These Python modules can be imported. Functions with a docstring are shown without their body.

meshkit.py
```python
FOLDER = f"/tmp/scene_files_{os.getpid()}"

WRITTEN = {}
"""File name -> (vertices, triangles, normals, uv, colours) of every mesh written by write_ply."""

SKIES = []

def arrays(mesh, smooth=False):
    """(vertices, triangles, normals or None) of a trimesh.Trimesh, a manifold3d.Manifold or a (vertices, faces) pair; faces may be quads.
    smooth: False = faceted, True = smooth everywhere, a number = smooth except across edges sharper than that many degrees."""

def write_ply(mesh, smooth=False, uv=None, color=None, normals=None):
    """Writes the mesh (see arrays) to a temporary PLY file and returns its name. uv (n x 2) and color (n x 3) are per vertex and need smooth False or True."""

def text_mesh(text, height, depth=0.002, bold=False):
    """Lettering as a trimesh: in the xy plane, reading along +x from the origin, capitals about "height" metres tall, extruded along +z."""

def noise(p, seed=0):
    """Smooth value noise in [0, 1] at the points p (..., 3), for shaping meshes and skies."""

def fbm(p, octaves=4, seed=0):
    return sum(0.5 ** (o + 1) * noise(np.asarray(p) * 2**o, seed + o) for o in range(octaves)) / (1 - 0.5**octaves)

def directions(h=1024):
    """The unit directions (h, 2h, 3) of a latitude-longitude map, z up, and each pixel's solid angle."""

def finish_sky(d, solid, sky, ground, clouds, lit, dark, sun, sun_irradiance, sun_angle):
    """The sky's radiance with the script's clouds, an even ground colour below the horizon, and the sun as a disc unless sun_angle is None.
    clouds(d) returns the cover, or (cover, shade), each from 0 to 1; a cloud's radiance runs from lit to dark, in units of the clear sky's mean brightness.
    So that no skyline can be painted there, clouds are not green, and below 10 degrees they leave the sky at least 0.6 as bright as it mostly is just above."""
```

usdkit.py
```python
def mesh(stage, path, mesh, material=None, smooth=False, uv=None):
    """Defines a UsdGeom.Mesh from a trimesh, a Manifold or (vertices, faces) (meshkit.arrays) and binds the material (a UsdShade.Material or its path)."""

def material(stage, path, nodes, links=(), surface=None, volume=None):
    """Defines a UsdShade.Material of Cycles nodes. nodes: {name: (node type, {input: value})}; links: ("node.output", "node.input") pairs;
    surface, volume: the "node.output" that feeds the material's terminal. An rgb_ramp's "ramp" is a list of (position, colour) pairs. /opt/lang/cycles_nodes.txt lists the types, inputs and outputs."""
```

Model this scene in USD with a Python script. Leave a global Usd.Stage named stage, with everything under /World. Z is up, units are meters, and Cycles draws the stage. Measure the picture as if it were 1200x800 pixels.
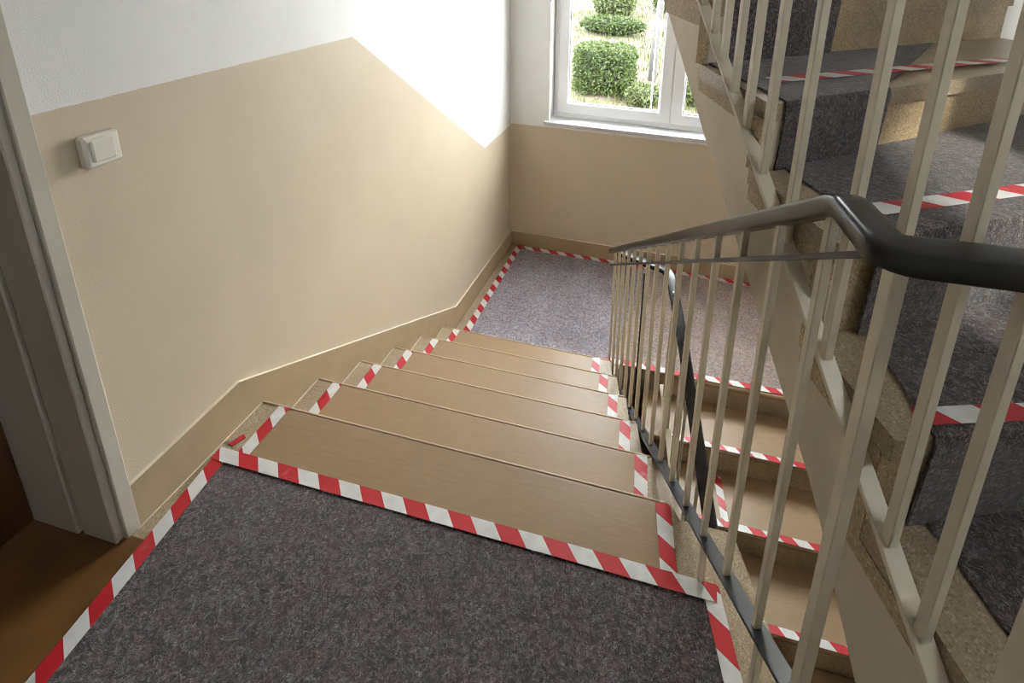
import math, random
import numpy as np, trimesh, usdkit, meshkit
import shapely.geometry as sg
from shapely.ops import triangulate
from pxr import Usd, UsdGeom, UsdLux, UsdShade, Gf, Sdf

stage = Usd.Stage.CreateInMemory()
UsdGeom.SetStageUpAxis(stage, UsdGeom.Tokens.z)
UsdGeom.SetStageMetersPerUnit(stage, 1.0)
UsdGeom.Xform.Define(stage, '/World')
UsdGeom.Scope.Define(stage, '/World/Looks')
rng = np.random.default_rng(7)

# ------------------------------------------------------------------ camera
# wide lens, shifted: the photograph shows the lower left of a wider frame
F_PX, U0, V0 = 594.963, 690.963, 102.655
CAM = np.array([1.495, -1.258, 1.725])
RIGHT = np.array([0.976378, 0.212275, 0.040309])
UP = np.array([-0.094958, 0.253992, 0.962534])
FWD = np.array([-0.194084, 0.943625, -0.268149])
cam = UsdGeom.Camera.Define(stage, '/World/Camera')
HA = 36.0
cam.CreateHorizontalApertureAttr(HA)
cam.CreateVerticalApertureAttr(HA * 800 / 1200)
cam.CreateFocalLengthAttr(F_PX * HA / 1200)
cam.CreateHorizontalApertureOffsetAttr((600 - U0) / 1200 * HA)
cam.CreateVerticalApertureOffsetAttr((V0 - 400) / 1200 * HA)
cam.CreateClippingRangeAttr((0.02, 500.0))
mm = np.eye(4)
mm[0, :3], mm[1, :3], mm[2, :3], mm[3, :3] = RIGHT, UP, -FWD, CAM
cam.AddTransformOp().Set(Gf.Matrix4d(*mm.ravel().tolist()))
cam.CreateExposureAttr(0.62)

# ------------------------------------------------------------------ light: an even bright sky
dome = UsdLux.DomeLight.Define(stage, '/World/Sky')
dome.CreateIntensityAttr(4.0)
dome.CreateColorAttr((0.95, 0.97, 1.0))
sun = UsdLux.DistantLight.Define(stage, '/World/Sun')
sun.CreateIntensityAttr(0.8)
sun.CreateNormalizeAttr(True)
sun.CreateAngleAttr(3.0)
sun.CreateColorAttr((1.0, 0.96, 0.88))
sd = np.array([-1.2, 1.2, -1.43])
sd /= np.linalg.norm(sd)
sx = np.cross((0, 0, 1.0), -sd)
sx /= np.linalg.norm(sx)
ms = np.eye(4)
ms[0, :3], ms[1, :3], ms[2, :3] = sx, np.cross(-sd, sx), -sd
sun.AddTransformOp().Set(Gf.Matrix4d(*ms.ravel().tolist()))

# ------------------------------------------------------------------ helpers
used = {}


def numbered(parent, name):
    k = used.get((parent, name), 0)
    used[(parent, name)] = k + 1
    return name if k == 0 else f'{name}_{k:03d}'


def path_of(parent):
    return '/World' if parent is None else str(parent.GetPath())


def tag(p, label=None, cat=None, group=None, kind=None):
    for k, v in (('label', label), ('category', cat), ('group', group), ('kind', kind)):
        if v:
            p.SetCustomDataByKey(k, v)
    return p


def thing(name, label=None, cat=None, loc=(0, 0, 0), group=None, kind=None):
    x = UsdGeom.Xform.Define(stage, '/World/' + numbered('/World', name))
    x.AddTranslateOp().Set(Gf.Vec3d(*map(float, loc)))
    return tag(x.GetPrim(), label, cat, group, kind)


def origin(parent):
    """world position of a thing, so that parts can be given in world coordinates"""
    o = np.zeros(3)
    p = parent
    while p is not None and p.GetPath() != Sdf.Path('/World'):
        t = p.GetAttribute('xformOp:translate').Get() if p.HasAttribute('xformOp:translate') else None
        if t is not None:
            o += np.array(t)
        p = p.GetParent()
    return o


def obj(name, mesh, mat, parent=None, label=None, cat=None, group=None, kind=None, smooth=False, uv=None):
    par = path_of(parent)
    if isinstance(mesh, trimesh.Trimesh):
        v, f = np.array(mesh.vertices), np.array(mesh.faces)
    else:
        v, f = np.asarray(mesh[0], float), np.asarray(mesh[1], int)
    loc = None
    if parent is None:
        loc = np.array([*(0.5 * (v.min(0) + v.max(0)))[:2], v[:, 2].min()])
        v = v - loc
    else:
        v = v - origin(parent)
    m = usdkit.mesh(stage, par + '/' + numbered(par, name), (v, f), M[mat], smooth=smooth, uv=uv)
    if loc is not None:
        m.AddTranslateOp().Set(Gf.Vec3d(*map(float, loc)))
    return tag(m.GetPrim(), label, cat, group, kind)


def cat(*ms):
    return trimesh.util.concatenate([m if isinstance(m, trimesh.Trimesh) else trimesh.Trimesh(m[0], m[1], process=False) for m in ms])


def fuse(*ms):
    """solids joined into one, without inner or doubled faces"""
    return trimesh.boolean.union(list(ms), engine='manifold')


def box(x0, x1, y0, y1, z0, z1, c=0.0):
    lo, hi = np.minimum((x0, y0, z0), (x1, y1, z1)).astype(float), np.maximum((x0, y0, z0), (x1, y1, z1)).astype(float)
    pts = []
    for s in np.ndindex(2, 2, 2):
        p = np.where(np.array(s) == 1, hi, lo)
        d = np.where(np.array(s) == 1, -1, 1)
        if c <= 0:
            pts.append(p)
        else:
            cc = min(c, 0.45 * (hi - lo).min())
            for k in range(3):
                q = p + d * cc
                q[k] = p[k]
                pts.append(q)
    return trimesh.convex.convex_hull(np.array(pts))


def bar(a, b, w, t, up=(0, 0, 1), c=0.0015, hor=None):
    """rectangular bar from a to b; w across (horizontal side), t along the other side"""
    a, b = np.array(a, float), np.array(b, float)
    d = (b - a) / np.linalg.norm(b - a)
    s = np.cross(d, up) if hor is None else np.array(hor, float)
    s = s - d * np.dot(s, d)
    s /= np.linalg.norm(s)
    u = np.cross(s, d)
    L = np.linalg.norm(b - a)
    m = box(-w / 2, w / 2, 0, L, -t / 2, t / 2, c)
    T = np.eye(4)
    T[:3, 0], T[:3, 1], T[:3, 2], T[:3, 3] = s, d, u, a
    m.apply_transform(T)
    return m


def prism(poly, z0, z1):
    """plan polygon extruded upwards"""
    p = sg.Polygon(poly)
    m = trimesh.creation.extrude_polygon(p, z1 - z0, engine='earcut')
    m.apply_translation((0, 0, z0))
    return m


def prism_on(poly, P, a, n, t):
    """polygon given as (s, z) on the upright plane through P along a, extruded by t along n"""
    m = trimesh.creation.extrude_polygon(sg.Polygon(poly), 1.0, engine='earcut')
    v = np.array(m.vertices)
    w = np.array(P)[None] * [1, 1, 0] + v[:, :1] * np.array(a)[None] + v[:, 1:2] * np.array([[0, 0, 1.0]]) + v[:, 2:3] * t * np.array(n)[None]
    m = trimesh.Trimesh(w, m.faces, process=False)
    if m.volume < 0:
        m.invert()
    return m


def rounded(pts, r, n=7):
    """polyline with corners rounded by quadratic curves of reach r"""
    pts = [np.array(p, float) for p in pts]
    out = [pts[0]]
    for a, b, c in zip(pts, pts[1:], pts[2:]):
        ra, rc = min(r, 0.48 * np.linalg.norm(a - b)), min(r, 0.48 * np.linalg.norm(c - b))
        p, q = b + (a - b) / np.linalg.norm(a - b) * ra, b + (c - b) / np.linalg.norm(c - b) * rc
        for t in np.linspace(0, 1, n):
            out.append((1 - t) ** 2 * p + 2 * t * (1 - t) * b + t * t * q)
    out.append(pts[-1])
    return np.array(out)


def sweep(path, profile):
    """profile: (side, up) points in order round the section; side is to the right of travel"""
    path, profile = np.array(path, float), np.array(profile, float)
    n, k = len(path), len(profile)
    V = []
    for i in range(n):
        d = path[min(i + 1, n - 1)] - path[max(i - 1, 0)]
        d /= np.linalg.norm(d)
        s = np.cross(d, (0, 0, 1.0))
        s /= np.linalg.norm(s)
        u = np.cross(s, d)
        V.append(path[i] + profile[:, :1] * s + profile[:, 1:] * u)
    V = np.vstack(V)
    F = []
    for i in range(n - 1):
        for j in range(k):
            a, b = i * k + j, i * k + (j + 1) % k
            F += [(a, b, b + k), (a, b + k, a + k)]
    for base, flip in ((0, False), ((n - 1) * k, True)):
        for j in range(1, k - 1):
            F.append((base, base + j + 1, base + j) if not flip else (base, base + j, base + j + 1))
    m = trimesh.Trimesh(V, F, process=False)
    if m.volume < 0:
        m.invert()
    return m


def oval(w, h, n=14, p=3.2):
    a = np.linspace(0, 2 * np.pi, n, endpoint=False)
    f = lambda v: np.sign(v) * np.abs(v) ** (2 / p)
    return np.c_[w / 2 * f(np.cos(a)), h / 2 * f(np.sin(a))]


def slab_grid(P, N, t):
    """closed sheet: top points P (rows, cols, 3), underside t below along N"""
    r, c = P.shape[:2]
    top, bot = P.reshape(-1, 3), (P - N * t).reshape(-1, 3)
    V = np.vstack([top, bot])
    o = r * c
    F = []
    for i in range(r - 1):
        for j in range(c - 1):
            a, b, d, e = i * c + j, i * c + j + 1, (i + 1) * c + j, (i + 1) * c + j + 1
            F += [(a, b, e), (a, e, d), (o + a, o + e, o + b), (o + a, o + d, o + e)]
    rim = [(0, j) for j in range(c)] + [(i, c - 1) for i in range(1, r)] + [(r - 1, j) for j in range(c - 2, -1, -1)] + [(i, 0) for i in range(r - 2, 0, -1)]
    for (i, j), (k, l) in zip(rim, rim[1:] + rim[:1]):
        a, b = i * c + j, k * c + l
        F += [(a, o + a, o + b), (a, o + b, b)]
    m = trimesh.Trimesh(V, F, process=False)
    if m.volume < 0:
        m.invert()
    return np.array(m.vertices), np.array(m.faces)


def bilinear(a, b, c, d, nu, nv):
    """a-b along u at v=0, d-c along u at v=1; rows are v"""
    a, b, c, d = (np.array(x, float) for x in (a, b, c, d))
    u, v = np.linspace(0, 1, nu)[None, :, None], np.linspace(0, 1, nv)[:, None, None]
    return (1 - v) * ((1 - u) * a + u * b) + v * ((1 - u) * d + u * c)


# ------------------------------------------------------------------ materials
M = {}


def mat(name, nodes, links, surface='p.BSDF'):
    M[name] = usdkit.material(stage, '/World/Looks/' + name, nodes, links, surface=surface)


def flat(name, col, rough=0.5, bump=0.0, scale=200.0, vary=0.0, vscale=4.0, **kw):
    nodes = {'p': ('principled_bsdf', {'base_color': col, 'roughness': rough, **kw}), 'g': ('geometry', {})}
    links = []
    if vary:
        nodes['vn'] = ('noise_texture', {'scale': vscale, 'detail': 4.0})
        nodes['vr'] = ('rgb_ramp', {'ramp': [(0.3, tuple(c * (1 - vary) for c in col)), (0.7, tuple(min(1, c * (1 + vary)) for c in col))]})
        links += [('g.position', 'vn.vector'), ('vn.fac', 'vr.fac'), ('vr.color', 'p.base_color')]
    if bump:
        nodes['bn'] = ('noise_texture', {'scale': scale, 'detail': 3.0})
        nodes['b'] = ('bump', {'strength': bump, 'distance': 0.003})
        links += [('g.position', 'bn.vector'), ('bn.fac', 'b.height'), ('b.normal', 'p.normal')]
    mat(name, nodes, links)


WHITE, BEIGE = (0.79, 0.775, 0.755), (0.595, 0.502, 0.375)
PU, PL = 1.293, 0.205          # painted line: high over the upper landing, low over the lower one
# the two-colour wall paint, its border kinked along the flight
for nm, y0, y1, z0, z1 in (('paint_left', 0.713, 2.122, PU, PL), ('paint_far', 0.0, 0.01, 0.222, 0.222)):
    mat(nm, {
        'g': ('geometry', {}), 's': ('separate_xyz', {}),
        'r': ('map_range', {'from_min': y0, 'from_max': y1, 'to_min': z0, 'to_max': z1, 'clamp': True}),
        'w': ('noise_texture', {'scale': 60.0, 'detail': 1.0}), 'wm': ('math', {'math_type': 'multiply_add', 'value2': 0.005, 'value3': -0.0025}),
        'za': ('math', {'math_type': 'add'}),
        'lt': ('math', {'math_type': 'less_than'}),
        'n': ('noise_texture', {'scale': 2.2, 'detail': 5.0}), 'nm': ('map_range', {'from_min': 0.3, 'from_max': 0.7, 'to_min': 0.955, 'to_max': 1.03, 'clamp': True}),
        'm': ('mix', {'mix_type': 'mix', 'color1': WHITE, 'color2': BEIGE}),
        'mu': ('vector_math', {'math_type': 'scale'}),
        'f': ('noise_texture', {'scale': 260.0, 'detail': 3.0}), 'b': ('bump', {'strength': 0.35, 'distance': 0.002}),
        'p': ('principled_bsdf', {'roughness': 0.42, 'specular_ior_level': 0.55}),
    }, [('g.position', 's.vector'), ('s.y', 'r.value'), ('g.position', 'w.vector'), ('w.fac', 'wm.value1'), ('s.z', 'za.value1'), ('wm.value', 'za.value2'),
        ('za.value', 'lt.value1'), ('r.result', 'lt.value2'), ('lt.value', 'm.fac'), ('g.position', 'n.vector'), ('n.fac', 'nm.value'),
        ('m.color', 'mu.vector1'), ('nm.result', 'mu.scale'), ('mu.vector', 'p.base_color'), ('g.position', 'f.vector'), ('f.fac', 'b.height'), ('b.normal', 'p.normal')])

flat('plaster', (0.68, 0.60, 0.475), 0.7, 0.25, 60, 0.13, 3.0)
flat('ceiling_white', (0.8, 0.8, 0.78), 0.8)
flat('skirting', (0.40, 0.305, 0.19), 0.5, 0.2, 240, 0.06, 8)
flat('cream_metal', (0.69, 0.615, 0.485), 0.38, 0.06, 30, 0.06, 12)
flat('black_metal', (0.035, 0.042, 0.05), 0.32, 0.0)
flat('black_plastic', (0.010, 0.010, 0.011), 0.22, 0.0, specular_ior_level=0.6)
flat('door_paint', (0.50, 0.46, 0.395), 0.4, 0.05, 40, 0.03, 3)
flat('door_wood', (0.09, 0.035, 0.014), 0.35, 0.05, 40, 0.25, 6)
flat('switch_plastic', (0.74, 0.70, 0.62), 0.35)
flat('white_pvc', (0.92, 0.93, 0.95), 0.28)
flat('gasket', (0.28, 0.29, 0.30), 0.6)
flat('linoleum', (0.155, 0.075, 0.026), 0.32, 0.05, 20, 0.3, 5)
flat('bark', (0.075, 0.07, 0.068), 0.9, 0.6, 25, 0.25, 9)
flat('galvanised', (0.75, 0.76, 0.78), 0.4)
flat('render_grey', (0.6, 0.6, 0.58), 0.9)
flat('soot', (0.02, 0.02, 0.02), 0.8)


def speckle(name, base, dark, light, rough, scale=140.0, stain=0.12, bump=0.25):
    """terrazzo and granite: chips from voronoi cells"""
    mat(name, {
        'g': ('geometry', {}), 'v': ('voronoi_texture', {'scale': scale}), 'sc': ('separate_color', {}),
        'r': ('rgb_ramp', {'ramp': [(0.0, dark), (0.10, dark), (0.22, base), (0.8, base), (0.92, light), (1.0, light)]}),
        'n': ('noise_texture', {'scale': 5.0, 'detail': 5.0}), 'nm': ('map_range', {'from_min': 0.3, 'from_max': 0.7, 'to_min': 1 - stain, 'to_max': 1 + stain, 'clamp': True}),
        'mu': ('vector_math', {'math_type': 'scale'}), 'b': ('bump', {'strength': bump, 'distance': 0.001}),
        'f': ('noise_texture', {'scale': 400.0, 'detail': 2.0}),
        'p': ('principled_bsdf', {'roughness': rough}),
    }, [('g.position', 'v.vector'), ('v.color', 'sc.color'), ('sc.r', 'r.fac'), ('g.position', 'n.vector'), ('n.fac', 'nm.value'), ('r.color', 'mu.vector1'),
        ('nm.result', 'mu.scale'), ('mu.vector', 'p.base_color'), ('g.position', 'f.vector'), ('f.fac', 'b.height'), ('b.normal', 'p.normal')])


speckle('terrazzo', (0.38, 0.30, 0.20), (0.27, 0.21, 0.135), (0.50, 0.42, 0.32), 0.33, 330, 0.14)
speckle('stone_brown', (0.44, 0.33, 0.20), (0.30, 0.21, 0.12), (0.56, 0.46, 0.32), 0.6, 260, 0.2, 0.4)
speckle('granite', (0.60, 0.60, 0.61), (0.20, 0.20, 0.21), (0.8, 0.8, 0.8), 0.25, 300, 0.04)


def paper(name, col, sheen):
    mat(name, {
        'g': ('geometry', {}), 'mp': ('mapping', {'scale': (6.0, 40.0, 40.0)}), 'n': ('noise_texture', {'scale': 3.0, 'detail': 6.0, 'roughness': 0.65}),
        'r': ('rgb_ramp', {'ramp': [(0.25, tuple(c * 0.9 for c in col)), (0.75, tuple(min(1, c * 1.1) for c in col))]}),
        'b': ('bump', {'strength': 0.12, 'distance': 0.002}), 'p': ('principled_bsdf', {'roughness': sheen}),
    }, [('g.position', 'mp.vector'), ('mp.vector', 'n.vector'), ('n.fac', 'r.fac'), ('r.color', 'p.base_color'), ('n.fac', 'b.height'), ('b.normal', 'p.normal')])


paper('brown_paper', (0.315, 0.212, 0.122), 0.36)
flat('paper_edge', (0.56, 0.43, 0.29), 0.5)


def fleece(name, dark, mid, light, flecks, rough=0.9):
    """pressed recycled fibre: curled light and coloured threads in a dark felt"""
    nodes = {
        'g': ('geometry', {}),
        'n': ('noise_texture', {'scale': 62.0, 'detail': 4.0, 'roughness': 0.75, 'distortion': 0.8}), 'r': ('rgb_ramp', {'ramp': [(0.36, tuple(c * 0.55 for c in dark)), (0.47, dark), (0.60, mid), (0.72, tuple(c * 1.5 for c in mid))]}),
        'hn': ('noise_texture', {'scale': 16.0, 'detail': 3.0}), 'hr': ('rgb_ramp', {'ramp': [(0.36, (1.08, 0.97, 0.94)), (0.5, (1, 1, 1)), (0.64, (0.94, 0.98, 1.04))]}), 'hm': ('vector_math', {'math_type': 'multiply'}),
        'n3': ('noise_texture', {'scale': 30.0, 'detail': 1.0}), 'r3': ('rgb_ramp', {'ramp': [(0.36, flecks[0]), (0.44, light), (0.56, light), (0.64, flecks[1]), (0.75, flecks[2])]}),
        'n4': ('noise_texture', {'scale': 3.5, 'detail': 5.0}), 'nm': ('map_range', {'from_min': 0.3, 'from_max': 0.7, 'to_min': 0.82, 'to_max': 1.18, 'clamp': True}), 'mu': ('vector_math', {'math_type': 'scale'}),
        'b': ('bump', {'strength': 0.8, 'distance': 0.004}),
        'mx': ('math', {'math_type': 'maximum'}), 'my': ('math', {'math_type': 'maximum'}), 'm': ('mix', {'mix_type': 'mix'}), 'ha': ('math', {'math_type': 'multiply_add', 'value2': 0.6}),
        'p': ('principled_bsdf', {'roughness': rough, 'sheen_weight': 0.35, 'sheen_roughness': 0.5}),
    }
    links = [('g.position', 'n.vector'), ('n.fac', 'r.fac'), ('g.position', 'n3.vector'), ('n3.fac', 'r3.fac')]
    # threads: the thin contour lines of a winding noise, broken by a second one
    for i, (sc, w, ms, lo) in enumerate(((42.0, 0.020, 80.0, 0.51), (75.0, 0.030, 110.0, 0.51), (58.0, 0.022, 95.0, 0.52))):
        k = str(i)
        nodes.update({'t' + k: ('noise_texture', {'scale': sc, 'detail': 2.0, 'roughness': 0.55, 'distortion': 1.2}), 'mp' + k: ('mapping', {'location': (3.1 * i, 1.7 * i, 0.4), 'rotation': (0.1, 0.2, 0.9 * i)}),
                      'd' + k: ('math', {'math_type': 'subtract', 'value2': 0.5}), 'ab' + k: ('math', {'math_type': 'absolute'}),
                      'mr' + k: ('map_range', {'from_min': w * 0.3, 'from_max': w, 'to_min': 1.0, 'to_max': 0.0, 'clamp': True}),
                      'q' + k: ('noise_texture', {'scale': ms, 'detail': 1.0}), 'qr' + k: ('map_range', {'from_min': lo, 'from_max': lo + 0.08, 'to_min': 0.0, 'to_max': 0.7, 'clamp': True}), 'x' + k: ('math', {'math_type': 'multiply'})})
        links += [('g.position', 'mp' + k + '.vector'), ('mp' + k + '.vector', 't' + k + '.vector'), ('t' + k + '.fac', 'd' + k + '.value1'), ('d' + k + '.value', 'ab' + k + '.value1'), ('ab' + k + '.value', 'mr' + k + '.value'),
                  ('mp' + k + '.vector', 'q' + k + '.vector'), ('q' + k + '.fac', 'qr' + k + '.value'), ('mr' + k + '.result', 'x' + k + '.value1'), ('qr' + k + '.result', 'x' + k + '.value2')]
    links += [('x0.value', 'my.value1'), ('x1.value', 'my.value2'), ('my.value', 'mx.value1'), ('x2.value', 'mx.value2'), ('mx.value', 'm.fac'), ('r.color', 'hm.vector1'), ('g.position', 'hn.vector'), ('hn.fac', 'hr.fac'), ('hr.color', 'hm.vector2'), ('hm.vector', 'm.color1'), ('r3.color', 'm.color2'), ('g.position', 'n4.vector'), ('n4.fac', 'nm.value'),
              ('m.color', 'mu.vector1'), ('nm.result', 'mu.scale'), ('mu.vector', 'p.base_color'), ('mx.value', 'ha.value1'), ('n.fac', 'ha.value3'), ('ha.value', 'b.height'), ('b.normal', 'p.normal')]
    mat(name, nodes, links)


fleece('fleece_grey', (0.050, 0.038, 0.037), (0.118, 0.094, 0.092), (0.37, 0.335, 0.32), ((0.30, 0.13, 0.14), (0.25, 0.24, 0.29), (0.16, 0.12, 0.11)))
fleece('fleece_windowlit', (0.22, 0.195, 0.225), (0.38, 0.345, 0.385), (0.62, 0.59, 0.63), ((0.36, 0.22, 0.27), (0.33, 0.33, 0.42), (0.22, 0.19, 0.2)))  # same fleece as the grey one, with bluish window light put into its colour
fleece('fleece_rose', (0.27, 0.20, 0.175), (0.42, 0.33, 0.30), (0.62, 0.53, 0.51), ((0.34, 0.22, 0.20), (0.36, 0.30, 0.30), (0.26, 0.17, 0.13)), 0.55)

# red and white tape: stripes run in the strip's own length, printed at a slant
RED, TAPEWHITE = (0.52, 0.022, 0.035), (0.72, 0.71, 0.70)
mat('tape', {
    'uv': ('uvmap', {'attribute': 'st'}), 's': ('separate_xyz', {}), 'a': ('math', {'math_type': 'add'}), 'd': ('math', {'math_type': 'divide', 'value2': 0.155}),
    'f': ('math', {'math_type': 'fraction'}), 'lt': ('math', {'math_type': 'less_than', 'value2': 0.5}),
    'g': ('geometry', {}), 'n': ('noise_texture', {'scale': 9.0, 'detail': 6.0, 'roughness': 0.7}), 'nr': ('rgb_ramp', {'ramp': [(0.60, RED), (0.68, (0.60, 0.16, 0.17))]}),
    'n2': ('noise_texture', {'scale': 30.0, 'detail': 4.0}), 'wr': ('rgb_ramp', {'ramp': [(0.35, TAPEWHITE), (0.75, (0.62, 0.60, 0.58))]}),
    'm': ('mix', {'mix_type': 'mix'}), 'p': ('principled_bsdf', {'roughness': 0.38}),
}, [('uv.UV', 's.vector'), ('s.x', 'a.value1'), ('s.y', 'a.value2'), ('a.value', 'd.value1'), ('d.value', 'f.value1'), ('f.value', 'lt.value1'),
    ('g.position', 'n.vector'), ('n.fac', 'nr.fac'), ('g.position', 'n2.vector'), ('n2.fac', 'wr.fac'), ('lt.value', 'm.fac'), ('wr.color', 'm.color1'), ('nr.color', 'm.color2'), ('m.color', 'p.base_color')])
flat('tape_red', RED, 0.4, 0, 1, 0.2, 40)

mat('pane', {'t': ('transparent_bsdf', {'color': (0.97, 0.985, 0.98)}), 'g': ('glossy_bsdf', {'roughness': 0.0, 'color': (1, 1, 1)}), 'f': ('layer_weight', {'blend': 0.5}), 'q': ('math', {'math_type': 'power', 'value2': 5.0}), 'k': ('math', {'math_type': 'multiply_add', 'value2': 0.5, 'value3': 0.025}), 'm': ('mix_closure', {})},
    [('f.facing', 'q.value1'), ('q.value', 'k.value1'), ('k.value', 'm.fac'), ('t.BSDF', 'm.closure1'), ('g.BSDF', 'm.closure2')], surface='m.closure')


def leafy(name, a, b):
    mat(name, {
        'g': ('geometry', {}), 'r': ('rgb_ramp', {'ramp': [a, b]}), 'd': ('principled_bsdf', {'roughness': 0.5}), 't': ('translucent_bsdf', {}), 'm': ('mix_closure', {'fac': 0.3}),
    }, [('g.random_per_island', 'r.fac'), ('r.color', 'd.base_color'), ('r.color', 't.color'), ('d.BSDF', 'm.closure1'), ('t.BSDF', 'm.closure2')], surface='m.closure')


leafy('leaf_hedge', (0.045, 0.07, 0.012), (0.25, 0.27, 0.06))
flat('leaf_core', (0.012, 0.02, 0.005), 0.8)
leafy('leaf_pale', (0.08, 0.10, 0.03), (0.25, 0.26, 0.10))
leafy('leaf_grass', (0.07, 0.085, 0.025), (0.16, 0.15, 0.08))
mat('meadow', {'g': ('geometry', {}), 'n': ('noise_texture', {'scale': 1.3, 'detail': 6.0}), 'r': ('rgb_ramp', {'ramp': [(0.3, (0.06, 0.07, 0.022)), (0.5, (0.095, 0.085, 0.05)), (0.68, (0.12, 0.085, 0.07))]}), 'p': ('principled_bsdf', {'roughness': 0.95})},
    [('g.position', 'n.vector'), ('n.fac', 'r.fac'), ('r.color', 'p.base_color')])

# ------------------------------------------------------------------ measures
H, G = 0.16, 0.2732            # riser and going of the descending flight
ZL = -6 * H                    # lower landing
YF = 2.671                     # far wall
YN, XR, ZT, ZB = -3.2, 3.4, 4.6, -2.6
XE = lambda y: 1.564 - 0.295 * y       # open (well) edge of the descending flight
MD = np.hypot(0.295, 1)
TD = np.array([-0.295, 1, 0]) / MD     # descending rail: heading, and its normal pointing right
ND = np.array([TD[1], -TD[0], 0])
PD = np.array([1.59, 0, 0])
MA = np.hypot(0.407, 1)
TA = np.array([-0.407, 1, 0]) / MA     # ascending rail
NA = np.array([TA[1], -TA[0], 0])
C0 = np.array([CAM[0], CAM[1], 0])
KU = 0.605 / 0.555                     # the flight stands this much further off than the rail before it
PF = C0 + NA * 0.605                   # face of the ascending flight
PB = C0 + NA * 0.585                   # its rail

# ------------------------------------------------------------------ the room shell
S = 'structure'
DY0, DY1, DH = -1.55, -0.475, 2.02     # door opening in the left wall
WX0, WX1, WZ0, WZ1 = 0.345, 2.36, 0.285, 3.0   # window opening in the far wall
wl = sg.Polygon([(YN, ZB), (YF, ZB), (YF, ZT), (YN, ZT)]).difference(sg.box(DY0, 0.0, DY1, DH))
obj('wall_left', prism_on(list(wl.exterior.coords), (0, 0, 0), (0, 1, 0), (-1, 0, 0), 0.24) if not wl.interiors else (lambda m: m)(
    (lambda e: trimesh.Trimesh(np.c_[-np.array(e.vertices)[:, 2] * 0.24, np.array(e.vertices)[:, 0], np.array(e.vertices)[:, 1]], e.faces, process=False))(trimesh.creation.extrude_polygon(wl, 1.0, engine='earcut'))),
    'paint_left', label='left stairwell wall painted white above a beige dado with a kinked border', kind=S)
wf = sg.Polygon([(-0.24, ZB), (XR, ZB), (XR, ZT), (-0.24, ZT)]).difference(sg.box(WX0, WZ0 - 0.03, WX1, WZ1))
e = trimesh.creation.extrude_polygon(wf, 0.20, engine='earcut')
ev = np.array(e.vertices)
fw = trimesh.Trimesh(np.c_[ev[:, 0], YF + ev[:, 2], ev[:, 1]], e.faces, process=False)
if fw.volume < 0:
    fw.invert()
obj('wall_far', fw, 'paint_far', label='far stairwell wall with the window, beige below the sill', kind=S)
RY0, RY1, RZ0, RZ1 = -1.62, -0.75, 2.42, 2.95   # small unseen window, added high in the right wall to light the steps
wr = sg.Polygon([(YN, ZB), (YF + 0.24, ZB), (YF + 0.24, ZT), (YN, ZT)]).difference(sg.box(RY0, RZ0, RY1, RZ1))
e = trimesh.creation.extrude_polygon(wr, 0.09, engine='earcut')
ev = np.array(e.vertices)
fw = trimesh.Trimesh(np.c_[XR + ev[:, 2], ev[:, 0], ev[:, 1]], e.faces, process=False)
if fw.volume < 0:
    fw.invert()
obj('wall_right', fw, 'ceiling_white', label='right stairwell wall behind the ascending flight', kind=S)
obj('wall_near', box(-0.24, XR + 0.24, YN - 0.24, YN, ZB, ZT), 'ceiling_white', label='near wall behind the camera', kind=S)
obj('ceiling', box(-0.24, XR + 0.24, YN - 0.24, YF + 0.3, ZT, ZT + 0.2), 'ceiling_white', label='white ceiling over the stairwell', kind=S)
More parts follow.
